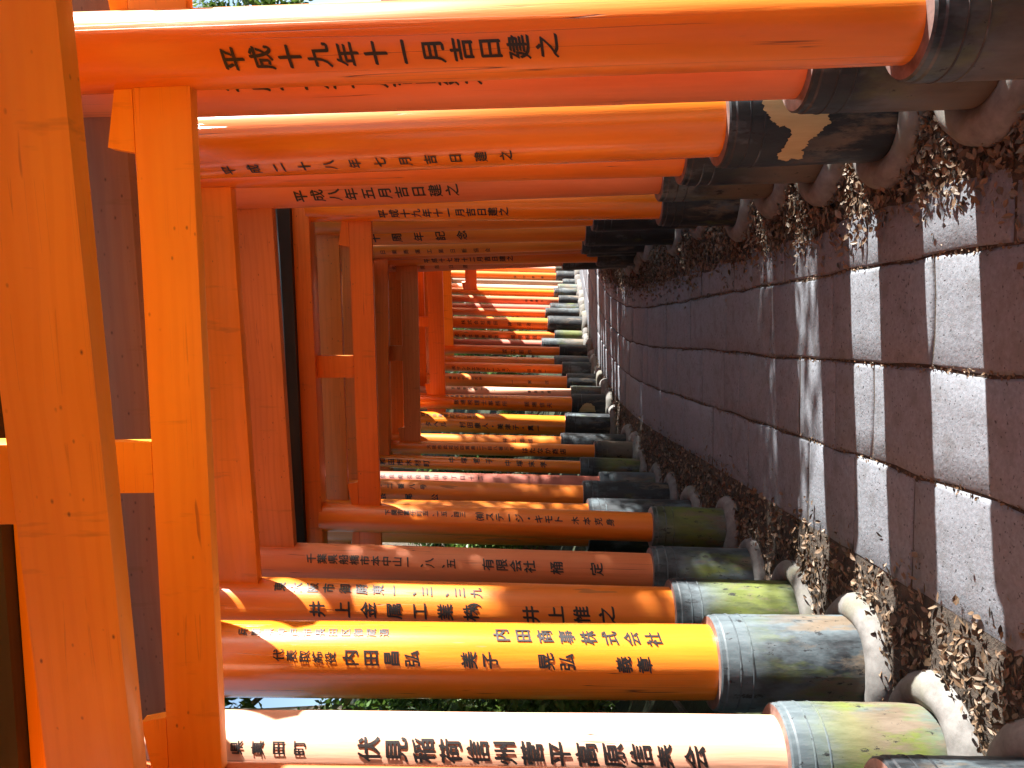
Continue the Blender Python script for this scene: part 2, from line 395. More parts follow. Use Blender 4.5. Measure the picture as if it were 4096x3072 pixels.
path = empty('path', (0, 0, 0)); path['kind'] = 'structure'
def slab(s0, s1, l0, l1, dz, g0=0.006, g1=0.006):
    ns = max(2, int((s1 - s0) / 0.16)); nl = 3; vs, fs = [], []
    jit = [(rnd.uniform(-0.006, 0.006), rnd.uniform(-0.006, 0.006)) for _ in range(4)]
    rows = [s0 + g0, s0 + g0 + 0.012] + [s0 + (s1 - s0) * k / ns for k in range(1, ns)] + [s1 - g1 - 0.012, s1 - g1]
    cols = [l0 + g0, l0 + g0 + 0.012] + [l0 + (l1 - l0) * k / nl for k in range(1, nl)] + [l1 - g0 - 0.012, l1 - g0]
    nr, nc = len(rows), len(cols); tilt = (rnd.uniform(-0.004, 0.004), rnd.uniform(-0.005, 0.005))
    for i, s in enumerate(rows):
        for j, l in enumerate(cols):
            edge = i in (0, nr - 1) or j in (0, nc - 1)
            wv = 0.018 * noise.noise(Vector((s * 5, l * 5, 9))) if edge else 0
            x, y, _, _ = path_pt(s + (wv if i in (0, nr - 1) else 0), l + (wv if j in (0, nc - 1) else 0))
            z = dz + tilt[0] * (s - (s0 + s1) / 2) + tilt[1] * (l - (l0 + l1) / 2) + 0.0025 * noise.noise(Vector((x * 7, y * 7, 1)))
            if edge: z -= 0.006 + 0.003 * noise.noise(Vector((x * 11, y * 11, 4)))
            vs.append((x, y, z))
    for i in range(nr - 1):
        for j in range(nc - 1):
            fs.append((i * nc + j, i * nc + j + 1, (i + 1) * nc + j + 1, (i + 1) * nc + j))
    rim = [j for j in range(nc)] + [i * nc + nc - 1 for i in range(1, nr)] + [(nr - 1) * nc + j for j in range(nc - 2, -1, -1)] + [i * nc for i in range(nr - 2, 0, -1)]
    b0 = len(vs)
    for r_ in rim: vs.append((vs[r_][0], vs[r_][1], dz - 0.06))
    for k in range(len(rim)):
        k2 = (k + 1) % len(rim); fs.append((rim[k2], rim[k], b0 + k, b0 + k2))
    o = link('paving_slab', mesh_of('paving_slab', vs, fs), M_SLAB, path, smooth=True)
    return o
S_MAX = CS[-1] - 0.2
edges = [-0.70, -0.275, 0.115, 0.50, 0.82]
for ci in range(4):
    s = 2.2 + [0.25, 0.62, 0.08, 0.5][ci]
    while s < S_MAX - 1.2:
        ln = rnd.uniform(0.78, 1.0)
        if rnd.random() < 0.22:                          # cracked across
            m_ = s + ln * rnd.uniform(0.35, 0.65); dz_ = rnd.uniform(-0.002, 0.002)
            slab(s, m_, edges[ci], edges[ci + 1], dz_, 0.006, 0.001); slab(m_, s + ln, edges[ci], edges[ci + 1], dz_ - 0.002, 0.001, 0.006)
        else: slab(s, s + ln, edges[ci], edges[ci + 1], rnd.uniform(-0.003, 0.003))
        s += ln

# ------------------------------------------------------------------ gates
def build_pillar(p, gate, top_z, label=None):
    base = Vector((p.X, p.Y, 0)); g0 = gate.location
    h = top_z + 0.02
    prof = [(p.r * 1.0, -0.1)] + [(p.r * (1 + 0.006 * math.sin(k * 1.7 + p.seed)), h * k / 10) for k in range(11)]
    me = lathe('pillar', prof, 56, 0.012, p.seed); auto_smooth(me)
    po = link('pillar', me, PAINT[p.pm], gate, base - g0, (0, -p.sgn * p.lean, 0))
    if label: po['label'] = label
    rs, zs = p.rs, p.zs
    prof = [(rs, -0.08)]
    n = 14
    for k in range(n + 1): prof.append((rs * (1 + 0.004 * math.sin(k * 2.1 + p.seed)), zs * 0.9 * k / n))
    prof += [(rs, zs - 0.028), (rs - 0.004, zs - 0.022), (rs - 0.004, zs - 0.006), (rs - 0.010, zs), (p.r - 0.01, zs + 0.001)]
    me = lathe('sleeve', prof, 56, 0.010, p.seed + 3, cap=False)
    if p.sm == 'pale':                                    # rotted lower edge: ragged splits cut up from the ground
        for v in me.vertices:
            if v.co.z < 0.16:
                a = math.atan2(v.co.y, v.co.x); v.co.z += 0.11 * abs(noise.noise(Vector((a * 5, 2, 0)))) ; f = 1 - 0.05 * (0.16 - v.co.z) / 0.16
                v.co.x *= f; v.co.y *= f
    auto_smooth(me, 0.5)
    so = link('sleeve', me, [SLEEVE[p.sm], M_RIM], po)
    for pl in me.polygons:
        if pl.normal.z > 0.75 and pl.center.z > zs - 0.01: pl.material_index = 1
    for dz in (0.075, 0.125):                             # two raised binding hoops below the sleeve top
        if zs > 0.3:
            me = lathe('hoop', [(rs + 0.0005, zs - dz - 0.0035), (rs + 0.0022, zs - dz - 0.002), (rs + 0.0022, zs - dz + 0.002), (rs + 0.0005, zs - dz + 0.0035)], 56, 0.010, p.seed + 3, cap=False); auto_smooth(me)
            link('hoop', me, SLEEVE[p.sm], po)
    # cast concrete collar round the foot
    vs, fs = [], []; NS, NM = 40, 14; R0 = rs + 0.035 + rnd.uniform(-0.01, 0.015); rm = 0.062 + rnd.uniform(-0.008, 0.014)
    for i in range(NS):
        a = 2 * PI * i / NS
        q = 1 + 0.22 * noise.noise(Vector((math.cos(a) * 1.1 + p.seed, math.sin(a) * 1.1, 7)))
        for k in range(NM):
            b = 2 * PI * k / NM
            rr = R0 + rm * q * math.cos(b); z = 0.016 + rm * 1.05 * q * math.sin(b)
            rr += 0.006 * noise.noise(Vector((rr * math.cos(a) * 14, rr * math.sin(a) * 14, z * 14 + p.seed)))
            vs.append((rr * math.cos(a), rr * math.sin(a), z))
    for i in range(NS):
        for k in range(NM):
            i2, k2 = (i + 1) % NS, (k + 1) % NM; fs.append((i * NM + k, i2 * NM + k, i2 * NM + k2, i * NM + k2))
    link('footing_collar', mesh_of('footing_collar', vs, fs), M_CONC, po, smooth=True)
    # writing: one column of brushed characters is one inscription; strokes are fattened by three passes a hair apart
    for (s, x0, x1, y0, y1, size) in p.text:
        V, Fc = [], []; n = len(s); passes = ((0, 0), (0.022, 0.026), (-0.02, -0.022)) if size > 60 else ((0, 0), (0.016, 0.024), (-0.014, -0.02)) if size > 24 else ((0, 0), (0.01, 0.016))
        for i, ch in enumerate(s):
            t = i / (n - 1) if n > 1 else 0
            for q, (ox, oz) in enumerate(passes):
                R = p.r * 1.012 + 0.0015 + 0.0002 * q
                u, z, tt = px_on_pillar(p, x0 + (x1 - x0) * t, y0 + (y1 - y0) * t, R)
                sz = size * tt / F_PX * 0.97
                gv_, gf_ = glyph(ch); b = len(V)
                V += wrap(p, [(u + (gx_ + ox) * sz, z + (gy_ + oz) * sz) for gx_, gy_, _ in gv_], R); Fc += [tuple(b + k for k in f) for f in gf_]
        link('lettering', mesh_of('lettering', V, Fc), M_INK, po)
    for (poly, mat) in p.patch:
        R = p.rs * 1.008 + 0.002; r_ = random.Random(5); fine = []
        for (xa, ya), (xb_, yb_) in zip(poly, poly[1:] + poly[:1]):       # ragged edge, torn along the grain
            for k in range(5): fine.append((xa + (xb_ - xa) * k / 5 + r_.uniform(-1, 1) * (7 if len(poly) > 8 else 2), ya + (yb_ - ya) * k / 5 + r_.uniform(-1, 1)))
        pts = [px_on_pillar(p, x, y, R)[:2] for x, y in fine]
        bm = bmesh.new(); f = bm.faces.new([bm.verts.new((u, z, 0)) for u, z in pts]); bmesh.ops.triangulate(bm, faces=[f])
        for k in range(-16, 17):
            bmesh.ops.bisect_plane(bm, geom=list(bm.verts) + list(bm.edges) + list(bm.faces), plane_co=(k * 0.012, 0, 0), plane_no=(1, 0, 0))
        co = wrap(p, [(v.co.x, v.co.y) for v in bm.verts], R)
        for v, c_ in zip(bm.verts, co): v.co = c_
        bmesh.ops.recalc_face_normals(bm, faces=bm.faces)
        link('peeled_patch', bm_mesh('peeled_patch', bm), mat, po)
    return po

def build_gate(label, pl, pr, zn, hn=0.14, tn=0.05, rise=0.22, beam='plain', strut=True, out=0.16, wedge=True, so=0.0, sh_h=0.10, kas=0.085, sw=0.13, nmat=None, far=False):
    mid = Vector(((pl.X + pr.X) / 2, (pl.Y + pr.Y) / 2, 0))
    gt = empty('torii_gate', mid); tag(gt, label, 'torii gate', 'vermilion torii gates along the path')
    zt = zn + hn + rise
    build_pillar(pl, gt, zt); build_pillar(pr, gt, zt)
    A, B = pillar_axis(pl, zn), pillar_axis(pr, zn)
    d = (B - A); L = d.length; ang = math.atan2(d.y, d.x); c = (A + B) / 2 - mid
    ex = d.normalized(); ey = Vector((-ex.y, ex.x, 0))
    bm_ = BEAM[nmat or beam]
    def bar(name, mesh, mat, off, z, par=gt, rot=0.0, dy=0.0):
        o = link(name, mesh, mat, par, Vector((c.x, c.y, 0)) + ex * off + ey * dy + Vector((0, 0, z)), (0, rot, ang)); auto_smooth(mesh, 0.5); return o
    nu = bar('tie_beam', box_mesh('tie_beam', L + 2 * (out + pl.r), tn, hn, 0.004), bm_, 0, zn)
    if wedge:
        for s, pp in ((-1, pl), (1, pr)):
            for inner in (1, -1):                       # tapered wedges driven in above the beam, each side of the pillar
                ln = 0.15; bm = bmesh.new()
                x0 = s * (L / 2 - inner * (pp.r - 0.02)); x1 = s * (L / 2 - inner * (pp.r + ln))
                h0, h1 = 0.030, 0.066; w = tn * 0.8 / 2
                q = [(x0, 0.002), (x1, 0.002), (x1 - s * inner * 0.02 * -1 * 0 + s * inner * 0.012, h1), (x0, h0 + 0.01)]
                f1 = [bm.verts.new((x, -w, hn + z)) for x, z in q]; f2 = [bm.verts.new((x, w, hn + z)) for x, z in q]
                bm.faces.new(f1); bm.faces.new(list(reversed(f2)))
                for k in range(4): bm.faces.new((f1[k], f2[k], f2[(k + 1) % 4], f1[(k + 1) % 4]))
                bmesh.ops.recalc_face_normals(bm, faces=bm.faces)
                link('wedge', bm_mesh('wedge', bm), bm_, nu)
    if strut:
        bar('strut', box_mesh('strut', sw, tn * 0.9, rise - 0.001, 0.003), bm_, so, zn + hn + 0.0005)
    bar('lintel', box_mesh('lintel', L + 0.62, 0.15, sh_h, 0.004, (0.03, 0)), BEAM[beam], 0, zt)
    # black ridge beam with a low gabled top, ends kicked up slightly
    W, n = L + 0.78, 12; vs, fs = [], []
    for i in range(n + 1):
        t = -1 + 2 * i / n; x = t * W / 2; up = 0.03 * abs(t) ** 3
        for (y, z) in ((-0.12, 0), (0.12, 0), (0.14, kas * 0.7), (0, kas * 1.25), (-0.14, kas * 0.7)): vs.append((x + (0.03 * t if z else 0), y, z + up * (1 if z else 0.0)))
    for i in range(n):
        for k in range(5):
            k2 = (k + 1) % 5; fs.append((i * 5 + k, i * 5 + k2, (i + 1) * 5 + k2, (i + 1) * 5 + k))
    fs.append(tuple(reversed(range(5)))); fs.append(tuple(n * 5 + k for k in range(5)))
    me = mesh_of('ridge_beam', vs, fs); bmx = bmesh.new(); bmx.from_mesh(me); bmesh.ops.recalc_face_normals(bmx, faces=bmx.faces); bmx.to_mesh(me); bmx.free()
    bar('ridge_beam', me, M_BLACK, 0, zt + sh_h + 0.001)
    return gt

def PL(**k): return make_pillar_spec(-1, **k)
def PR(**k): return make_pillar_spec(1, **k)
L = {
 0: PL(X=-1.17, Y=2.12, zs=0.48, r=0.1, pm='faded', sm='black'),
 1: PL(xb=3860, xs=3150, yr=2857, r=0.125, pm='bleached', sm='pale', ln=0.025),
 2: PL(xb=3500, xs=2875, yr=2496, yl=2804, pm='glossy', sm='grey', ln=0.022),
 3: PL(xb=3235, xs=2700, yr=2346, r=0.14, pm='plain', sm='moss', ln=0.036),
 4: PL(xb=3050, xs=2612, yr=2212, r=0.115, pm='faded', sm='grey', ln=0.042),
 5: PL(xb=2945, xs=2612, yr=2050, yl=2168, pm='plain', sm='moss', ln=0.045),
 6: PL(xb=2800, xs=2358, yr=2014, yl=2186, pm='plain'),
 7: PL(xb=2710, xs=2333, yr=1941, r=0.10, pm='plain', ln=0.042),
 8: PL(xb=2650, xs=2400, yr=1904, r=0.10, pm='purple', sm='grey'),
 9: PL(xb=2590, xs=2322, yr=1844, yl=1897, r=0.1, pm='glossy', sm='moss', ln=0.044),
 10: PL(xb=2560, xs=2379, yr=1779, yl=1831, pm='plain', sm='brown', ln=0.032),
 11: PL(xb=2530, xs=2244, yr=1746, r=0.085, pm='plain'),
 12: PL(xb=2465, xs=2261, yr=1663, yl=1742, pm='glossy', ln=0.038),
 13: PL(xb=2445, xs=2288, yr=1587, yl=1649, pm='glossy'),
 14: PL(xb=2430, xs=2284, yr=1555, r=0.09, pm='bleached', sm='grey'),
 15: PL(xb=2405, xs=2268, yr=1504, r=0.1, pm='plain'),
 16: PL(xb=2388, xs=2249, yr=1458, yl=1495, pm='plain'),
 17: PL(xb=2377, xs=2218, yr=1432, r=0.085, pm='glossy', sm='grey'),
 18: PL(xb=2368, xs=2238, yr=1388, yl=1424, pm='plain'),
 19: PL(xb=2352, xs=2166, yr=1362, r=0.08, pm='purple', sm='grey'),
 20: PL(xb=2348, xs=2218, yr=1328, yl=1361, pm='plain', sm='moss'),
 21: PL(xb=2345, xs=2191, yr=1273, yl=1322, pm='plain'),
 22: PL(xb=2338, xs=2181, yr=1239, yl=1270, pm='faded'),
 23: PL(xb=2332, xs=2234, yr=1190, yl=1220, pm='faded'),
 24: PL(xb=2327, xs=2216, yr=1160, yl=1188, pm='glossy'),
 25: PL(xb=2322, xs=2231, yr=1144, r=0.08, pm='bleached', sm='grey'),
 26: PL(xb=2319, xs=2250, yr=1124, yl=1143, pm='grey', sm='black'),
 27: PL(xb=2316, xs=2224, yr=1092, yl=1125, pm='plain'),
 28: PL(xb=2313, xs=2221, yr=1066, yl=1090, pm='bleached', sm='grey'),
}
R = {
 0: PR(Y=1.92, xs=3700, yl=262, r=0.091, pm='worn', sm='brown', ln=0.035),
 1: PR(Y=2.35, xs=3235, yl=398, r=0.105, pm='faded', sm='brown', ln=0.028),
 2: PR(Y=2.98, xs=2905, yl=629, r=0.125, pm='glossy', sm='black', ln=0.040),
 3: PR(Y=3.58, xs=2745, yl=706, r=0.13, pm='plain', sm='brown', ln=0.024),
 4: PR(Y=4.2, xs=2650, yl=776, r=0.12, pm='faded', sm='brown', ln=0.035),
 5: PR(xb=2995, xs=2648, yl=877, r=0.10, pm='glossy', sm='black', ln=0.004),
 6: PR(xb=2835, xs=2373, yl=904, r=0.10, pm='plain'),
 7: PR(xb=2730, xs=2343, yl=965, r=0.115, pm='plain', ln=0.014),
 8: PR(xb=2610, xs=2328, yl=1000, r=0.09, pm='plain'),
 9: PR(Y=8.15, xs=2350, yl=1012, r=0.09, pm='faded'),
 10: PR(xb=2570, xs=2390, yl=1050, r=0.10, pm='plain', ln=0.013),
 11: PR(Y=8.8, xs=2250, yl=1066, r=0.09, pm='faded'),
}
L[29] = PL(xb=2335, xs=2200, yr=1221, r=0.075, pm='purple', sm='black')
for i in range(12, 30):
    p = L[i]; s, l = path_sl(p.X, p.Y); x, y, dx, dy = path_pt(s, 0)
    w = 2.28
    R[i] = PR(X=p.X + w * dy, Y=p.Y - w * dx, zs=0.6, r=p.r, pm=p.pm, sm='black')
T = L
T[1].text = [('県真田町', 944, 1195, 2994, 2995, 56), ('伏見稲荷信州菅平高原信奉会', 1475, 2784, 2998, 3031, 98)]
T[2].text = [('兵庫県神戸市長田区御蔵通', 968, 1533, 2531, 2533, 42), ('代表取締役', 1112, 1320, 2623, 2633, 48), ('内田昌弘', 1401, 1647, 2633, 2637, 68),
             ('美子', 1876, 1959, 2642, 2643, 70), ('晃弘', 2185, 2268, 2647, 2650, 70), ('義章', 2497, 2580, 2660, 2661, 68), ('内田商事株式会社', 2003, 2613, 2542, 2558, 70)]
T[3].text = [('東大阪市御厨東一、三、三九', 1114, 1901, 2348, 2373, 52), ('井上金属工業株', 1267, 1883, 2438, 2452, 68), (')', 1885, 1885, 2402, 2402, 60), ('井上惟之', 2124, 2428, 2459, 2461, 72)]
T[4].text = [('千葉県船橋市本中山一、八、五', 1242, 1802, 2235, 2256, 42), ('有限会社', 1950, 2117, 2258, 2267, 52), ('桶', 2226, 2226, 2272, 2272, 56), ('定', 2386, 2386, 2277, 2277, 56)]
T[5].text = [('下関市富任町五、一五、四三', 1549, 1848, 2050, 2059, 26), ('㈲ステージ・キモト', 1917, 2233, 2066, 2080, 38), ('木本克身', 2300, 2439, 2082, 2089, 34)]
T[7].text = [('崎市祉園町十二番八号', 1290, 1691, 1936, 1948, 26), ('松本会尾公', 1320, 1740, 1983, 1990, 30)]
T[8].text = [('奈良県奈良郡山寺丁目十二', 1530, 1920, 1904, 1912, 24)]
T[9].text = [('和田市木材町', 1529, 1705, 1846, 1855, 28), ('中塚君子', 1806, 1955, 1839, 1844, 28), ('中塚末孝', 2031, 2173, 1851, 1858, 28)]
T[10].text = [('大阪市此花区四貫島二丁目八番三号', 1714, 2048, 1788, 1795, 18), ('はたなか商店', 2099, 2252, 1802, 1807, 26)]
T[11].text = [('井上忠成', 2020, 2122, 1762, 1764, 20)]
T[12].text = [('伊丹市高塚町六、五三', 1691, 1899, 1658, 1669, 19), ('タヘル', 1714, 1774, 1696, 1698, 26), ('村田康人・美津子・真一', 1850, 2154, 1700, 1714, 26)]
T[13].text = [('大阪県野田市野田五〇六ノ一', 1788, 2024, 1582, 1590, 15), ('飯場税理士事務所', 1825, 2019, 1608, 1615, 22), ('飯場信夫', 2108, 2198, 1617, 1622, 22)]
T[14].text = [('京都市西町一六二', 1811, 1973, 1552, 1557, 14), ('高岡水産', 2117, 2196, 1566, 1568, 14)]
T[15].text = [('福岡市中央区天神', 1801, 1922, 1512, 1514, 13), ('一実吉', 2050, 2187, 1527, 1529, 16)]
T[16].text = [('㈱サンマエデュケーション', 1815, 2033, 1472, 1481, 17), ('田中統一', 2117, 2182, 1483, 1485, 15)]
T[18].text = [('渡辺晋作', 2019, 2120, 1406, 1409, 20)]
T[20].text = [('式会社堀泉商店', 1829, 1987, 1344, 1348, 16), ('堀泉暢哉', 2053, 2140, 1349, 1351, 20)]
T[21].text = [('株式会社神田', 1853, 1982, 1289, 1292, 18), ('神田治', 2040, 2115, 1297, 1299, 18)]
T[23].text = [('明香暗九', 2106, 2168, 1203, 1204, 12)]
T[27].text = [('会社音無', 2060, 2170, 1108, 1110, 11)]
R[0].text = [('平成十九年十一月吉日建之', 926, 2187, 231, 180, 100)]
R[1].text = [('平成十一年七月吉日建之', 930, 1880, 318, 290, 96)]
R[2].text = [('平成二十八年七月吉日建之', 907, 2019, 678, 619, 56)]
R[3].text = [('平成二年十月吉日建之', 1090, 1950, 680, 640, 48)]
R[4].text = [('平成八年五月吉日建之', 1200, 1806, 784, 759, 58)]
R[5].text = [('平成十九年十一月吉日建之', 1533, 2015, 856, 847, 42)]
R[7].text = [('立三十周年記念', 1327, 1848, 960, 941, 44)]
R[8].text = [('日東商運工業日新協会', 1530, 1950, 1009, 1001, 22)]
R[10].text = [('平成十七年十二月吉日建之', 1707, 2040, 1041, 1034, 26)]
R[11].text = [('有志一同吉日建', 1520, 1860, 1072, 1066, 20)]
R[2].patch = [([(3052, 400), (3110, 396), (3200, 398), (3290, 405), (3328, 440), (3312, 468), (3318, 492), (3290, 512), (3262, 540), (3238, 552), (3222, 578), (3205, 596), (3210, 622), (3188, 634), (3160, 628), (3140, 640), (3112, 632), (3102, 612), (3125, 590), (3138, 566), (3162, 540), (3165, 520), (3140, 500), (3112, 506), (3098, 492), (3086, 484), (3070, 462), (3056, 440)], M_PEEL)]
L[13].patch = [([(2330, 1620), (2345, 1612), (2362, 1614), (2378, 1626), (2384, 1648), (2314, 1648)], M_PEEL)]

b0 = build_gate
GL = [
 "gate with the biggest bold date inscription on its tall right pillar beside the camera",
 "gate whose faded, sunlit left pillar stands in a pale green rotted sleeve",
 "gate whose right sleeve carries a large torn cream patch of bare wood",
 "gate with bold writing and a mossy left sleeve behind the glossy yellow-lit pillar",
 "gate with faded pink left pillar, bluish grey left sleeve and shaded red tie beam",
 "small complete gate showing its black ridge beam right across the view",
 "thick-pillared gate with large black left sleeve right behind the small black-ridged gate",
 "gate with plain black left sleeve whose right pillar carries an anniversary inscription",
 "gate with dull purplish left pillar in a low grey-blue sleeve and high dark tie beam",
 "gate with a glowing yellow sunlit left pillar over a green mossy sleeve",
 "gate with dark red tie beam meeting a dappled left pillar on a low brown sleeve",
 "narrow-pillared gate with tall black left sleeve just behind the dappled left pillar",
 "gate with a thick shaded orange left pillar and a tall plain black sleeve",
 "gate with a small tan bare patch on its black left sleeve",
 "pale gate with greyed sleeve squeezed behind the gate with the tan-patched sleeve",
 "gate next beyond the pale one that hides behind the tan-patched sleeve",
 "gate with one long column of small katakana lettering on its left pillar",
 "slim gate with fully sunlit left pillar and blue-grey shining sleeve",
 "gate under the brightly lit orange tie beam where the path bends",
 "slim purplish gate with high grey sleeve just past the brightly lit tie beam",
 "gate with yellow-green mossy left sleeve where the path bends",
 "broad-pillared far gate with tall black sleeve in the bend",
 "faded gate tucked behind the broad-pillared far gate in the bend",
 "dull reddish far gate with four small characters low on its pillar",
 "far gate with yellow dappled glossy pillar beside a bare grey post",
 "thin pale sunlit far gate touching the bare grey post",
 "far gate with unpainted bare grey pillar",
 "second last visible gate at the far end, orange over black sleeve",
 "last visible gate at the far end, thin and lit white by sun",
 "slim purplish far gate wedged beside the faded gate behind the broad-pillared one",
]
# nearest gate: only its tie beam and strut show overhead
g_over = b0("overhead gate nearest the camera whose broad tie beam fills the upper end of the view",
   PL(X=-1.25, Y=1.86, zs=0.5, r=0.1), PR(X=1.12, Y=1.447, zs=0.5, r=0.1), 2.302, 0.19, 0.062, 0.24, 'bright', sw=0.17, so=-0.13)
NU = {  # tie beam bottom, height, thickness, rise, beam paint
 0: dict(zn=2.222, hn=0.137, tn=0.045, rise=0.22, beam='bright', sw=0.13, so=-0.05),
 1: dict(zn=2.575, hn=0.16, tn=0.05, rise=0.2, beam='plain', nmat='dark'),
 2: dict(zn=2.64, hn=0.15, tn=0.06, rise=0.2),
 3: dict(zn=2.677, hn=0.19, tn=0.07, rise=0.2, beam='plain'),
 4: dict(zn=2.667, hn=0.20, tn=0.07, rise=0.2, beam='dull'),
 5: dict(zn=2.25, hn=0.136, tn=0.05, rise=0.225, beam='mid', sw=0.136),
 6: dict(zn=2.62, hn=0.16, tn=0.06, rise=0.2),
 7: dict(zn=2.60, hn=0.16, tn=0.06, rise=0.2),
 8: dict(zn=2.72, hn=0.2, tn=0.06, rise=0.2, nmat='dark'),
 9: dict(zn=2.60, hn=0.16, tn=0.06, rise=0.2),
 10: dict(zn=2.32, hn=0.17, tn=0.05, rise=0.14, sw=0.16, beam='dull'),
 11: dict(zn=2.55, hn=0.16, tn=0.05, rise=0.2),
 12: dict(zn=2.5, hn=0.16, tn=0.05, rise=0.2),
 13: dict(zn=2.19, hn=0.2, tn=0.06, rise=0.2),
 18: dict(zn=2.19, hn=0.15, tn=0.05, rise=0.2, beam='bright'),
 24: dict(zn=1.85, hn=0.2, tn=0.05, rise=0.3),
}
for i in range(30):
    k = NU.get(i) or dict(zn=2.38 + 0.12 * rnd.random(), hn=0.15, tn=0.05, rise=0.2)
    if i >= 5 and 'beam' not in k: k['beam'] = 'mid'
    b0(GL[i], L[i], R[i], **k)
for i in range(5):                                      # unseen gates added behind the camera to bounce orange light forward
    y = 0.92 - 0.6 * i
    b0(('unseen added gate just behind the viewer', 'unseen added gate second behind the viewer', 'unseen added gate third behind the viewer', 'unseen added gate fourth behind the viewer', 'unseen added gate fifth behind the viewer')[i],
       PL(X=-1.3 - 0.03 * i, Y=y + 0.32, zs=0.5, r=0.1), PR(X=1.08 - 0.05 * i, Y=y, zs=0.5, r=0.1), 2.4, 0.15, 0.05)
bpy.data.objects.remove(txt_o)

# ------------------------------------------------------------------ fallen leaves
def leaf_litter(n, name, fn, size, seed):
    r = random.Random(seed); vs, fs = [], []
    while len(fs) < n * 4:
        q = fn(r)
        if q is None: continue
        x, y, z = q; ln = size * r.uniform(0.55, 1.35); w = ln * r.uniform(0.35, 0.6)
        rot = Matrix.Rotation(r.uniform(0, 2 * PI), 3, 'Z') @ Matrix.Rotation(r.gauss(0, 0.5), 3, 'X') @ Matrix.Rotation(r.gauss(0, 0.4), 3, 'Y')
        cu = r.uniform(-0.3, 0.5); b = len(vs)
        for (u, v, h) in ((-0.5, 0, 0.12), (-0.12, 0.5, 0.25 * cu + 0.1), (0.2, 0.42, 0.3 * cu + 0.08), (0.5, 0, 0.1 * cu), (0.2, -0.45, 0.35 * cu), (-0.12, -0.5, 0.3 * cu + 0.1), (0, 0, -0.1 * cu)):
            p = rot @ Vector((u * ln, v * w, h * w * 1.4)); vs.append((x + p.x, y + p.y, z + p.z + 0.004))
        fs += [(b, b + 6, b + 1), (b + 1, b + 6, b + 3, b + 2), (b + 6, b + 5, b + 4, b + 3), (b, b + 5, b + 6)]
    o = link(name, mesh_of(name, vs, fs), M_DRY); return o
def litter_pos(r):
    s = 3.5 + 12.5 * r.random() ** 1.7 if r.random() < 0.75 else r.uniform(3.5, 17)
    sd = r.choice((-1, 1, 1))
    al = r.gauss(0, 0.13); l = (0.80 if sd > 0 else 0.82) - al + 0.2 * r.random() ** 2
    l *= sd
    x, y, _, _ = path_pt(s, l)
    dn = noise.noise(Vector((x * 2.2, y * 2.2, 0)))
    if abs(l) < 0.68 and r.random() > 0.8 + 1.2 * dn - 2.6 * (0.68 - abs(l)): return None
    if abs(l) < 0.35: return None
    return (x, y, max(ground_z(x, y), 0.002 if abs(l) < 0.75 else -1) + r.random() ** 2 * 0.03 * min(1, max(0, (abs(l) - 0.55) / 0.2)))
tag(leaf_litter(22000, 'fallen_leaves', litter_pos, 0.034, 3), 'dry brown fallen leaves heaped along both edges of the paved path', 'leaves', kind='stuff')
def crumb_pos(r):
    q = litter_pos(r)
    if q is None: return None
    if r.random() < 0.25:
        s = r.uniform(3, 12); l = r.choice((-0.275, 0.115, 0.5)) + r.gauss(0, 0.012); x, y, _, _ = path_pt(s, l); return (x, y, -0.008)
    return q
tag(leaf_litter(12000, 'leaf_crumbs', crumb_pos, 0.016, 5), 'small leaf crumbs and twig bits between slabs and leaves', 'leaf litter', kind='stuff')

# ------------------------------------------------------------------ planting on both sides
def leaf_cloud(name, blobs, n, size, mat, seed, parent=None):
    r = random.Random(seed); vs, fs = [], []; wts = [b[3] ** 2 for b in blobs]
    while len(fs) < n:
        cx, cy, cz, rad = r.choices(blobs, wts)[0]
        d = Vector((r.gauss(0, 1), r.gauss(0, 1), r.gauss(0, 1))).normalized() * rad * (0.35 + 0.65 * r.random() ** 0.5)
        p = Vector((cx + d.x, cy + d.y, cz + d.z * 0.8))
        if noise.noise(p * 1.7 + Vector((seed, 0, 0))) < -0.12: continue
        nrm = (d.normalized() + Vector((r.gauss(0, 0.6), r.gauss(0, 0.6), r.gauss(0.4, 0.6)))).normalized()
        t = nrm.orthogonal().normalized(); t = Matrix.Rotation(r.uniform(0, 2 * PI), 3, nrm) @ t; b_ = nrm.cross(t)
        s = size * r.uniform(0.6, 1.4); b = len(vs)
        for u, v, h in ((-0.5, 0, 0), (0, 0.26, 0.06), (0.55, 0, -0.08), (0, -0.26, 0.06)): vs.append(tuple(p + t * (u * s) + b_ * (v * s) + nrm * (h * s)))
        fs.append((b, b + 1, b + 2, b + 3))
    return mesh_of(name, vs, fs)
def tube(name, pts, rads, seg=10):
    vs, fs = [], []
    for i, (p, r_) in enumerate(zip(pts, rads)):
        p = Vector(p); q = Vector(pts[min(i + 1, len(pts) - 1)]) - Vector(pts[max(i - 1, 0)]); q.normalize(); a = q.orthogonal().normalized(); b = q.cross(a)
        for k in range(seg): vs.append(tuple(p + (a * math.cos(2 * PI * k / seg) + b * math.sin(2 * PI * k / seg)) * r_))
    for i in range(len(pts) - 1):
        for k in range(seg): k2 = (k + 1) % seg; fs.append((i * seg + k, i * seg + k2, (i + 1) * seg + k2, (i + 1) * seg + k))
    return mesh_of(name, vs, fs)
def shrub_proto(seed, h, mat, n, size):
    r = random.Random(seed); bl = [(r.gauss(0, h * 0.28), r.gauss(0, h * 0.28), h * r.uniform(0.3, 0.85), h * r.uniform(0.22, 0.36)) for _ in range(7)]
    stems = [tube('stem', [(0, 0, -0.1), (b[0] * 0.5, b[1] * 0.5, b[2] * 0.5), (b[0], b[1], b[2])], [0.02 * h, 0.014 * h, 0.005], 6) for b in bl[:4]]
    return leaf_cloud('foliage', bl, n, size, mat, seed), stems, mat
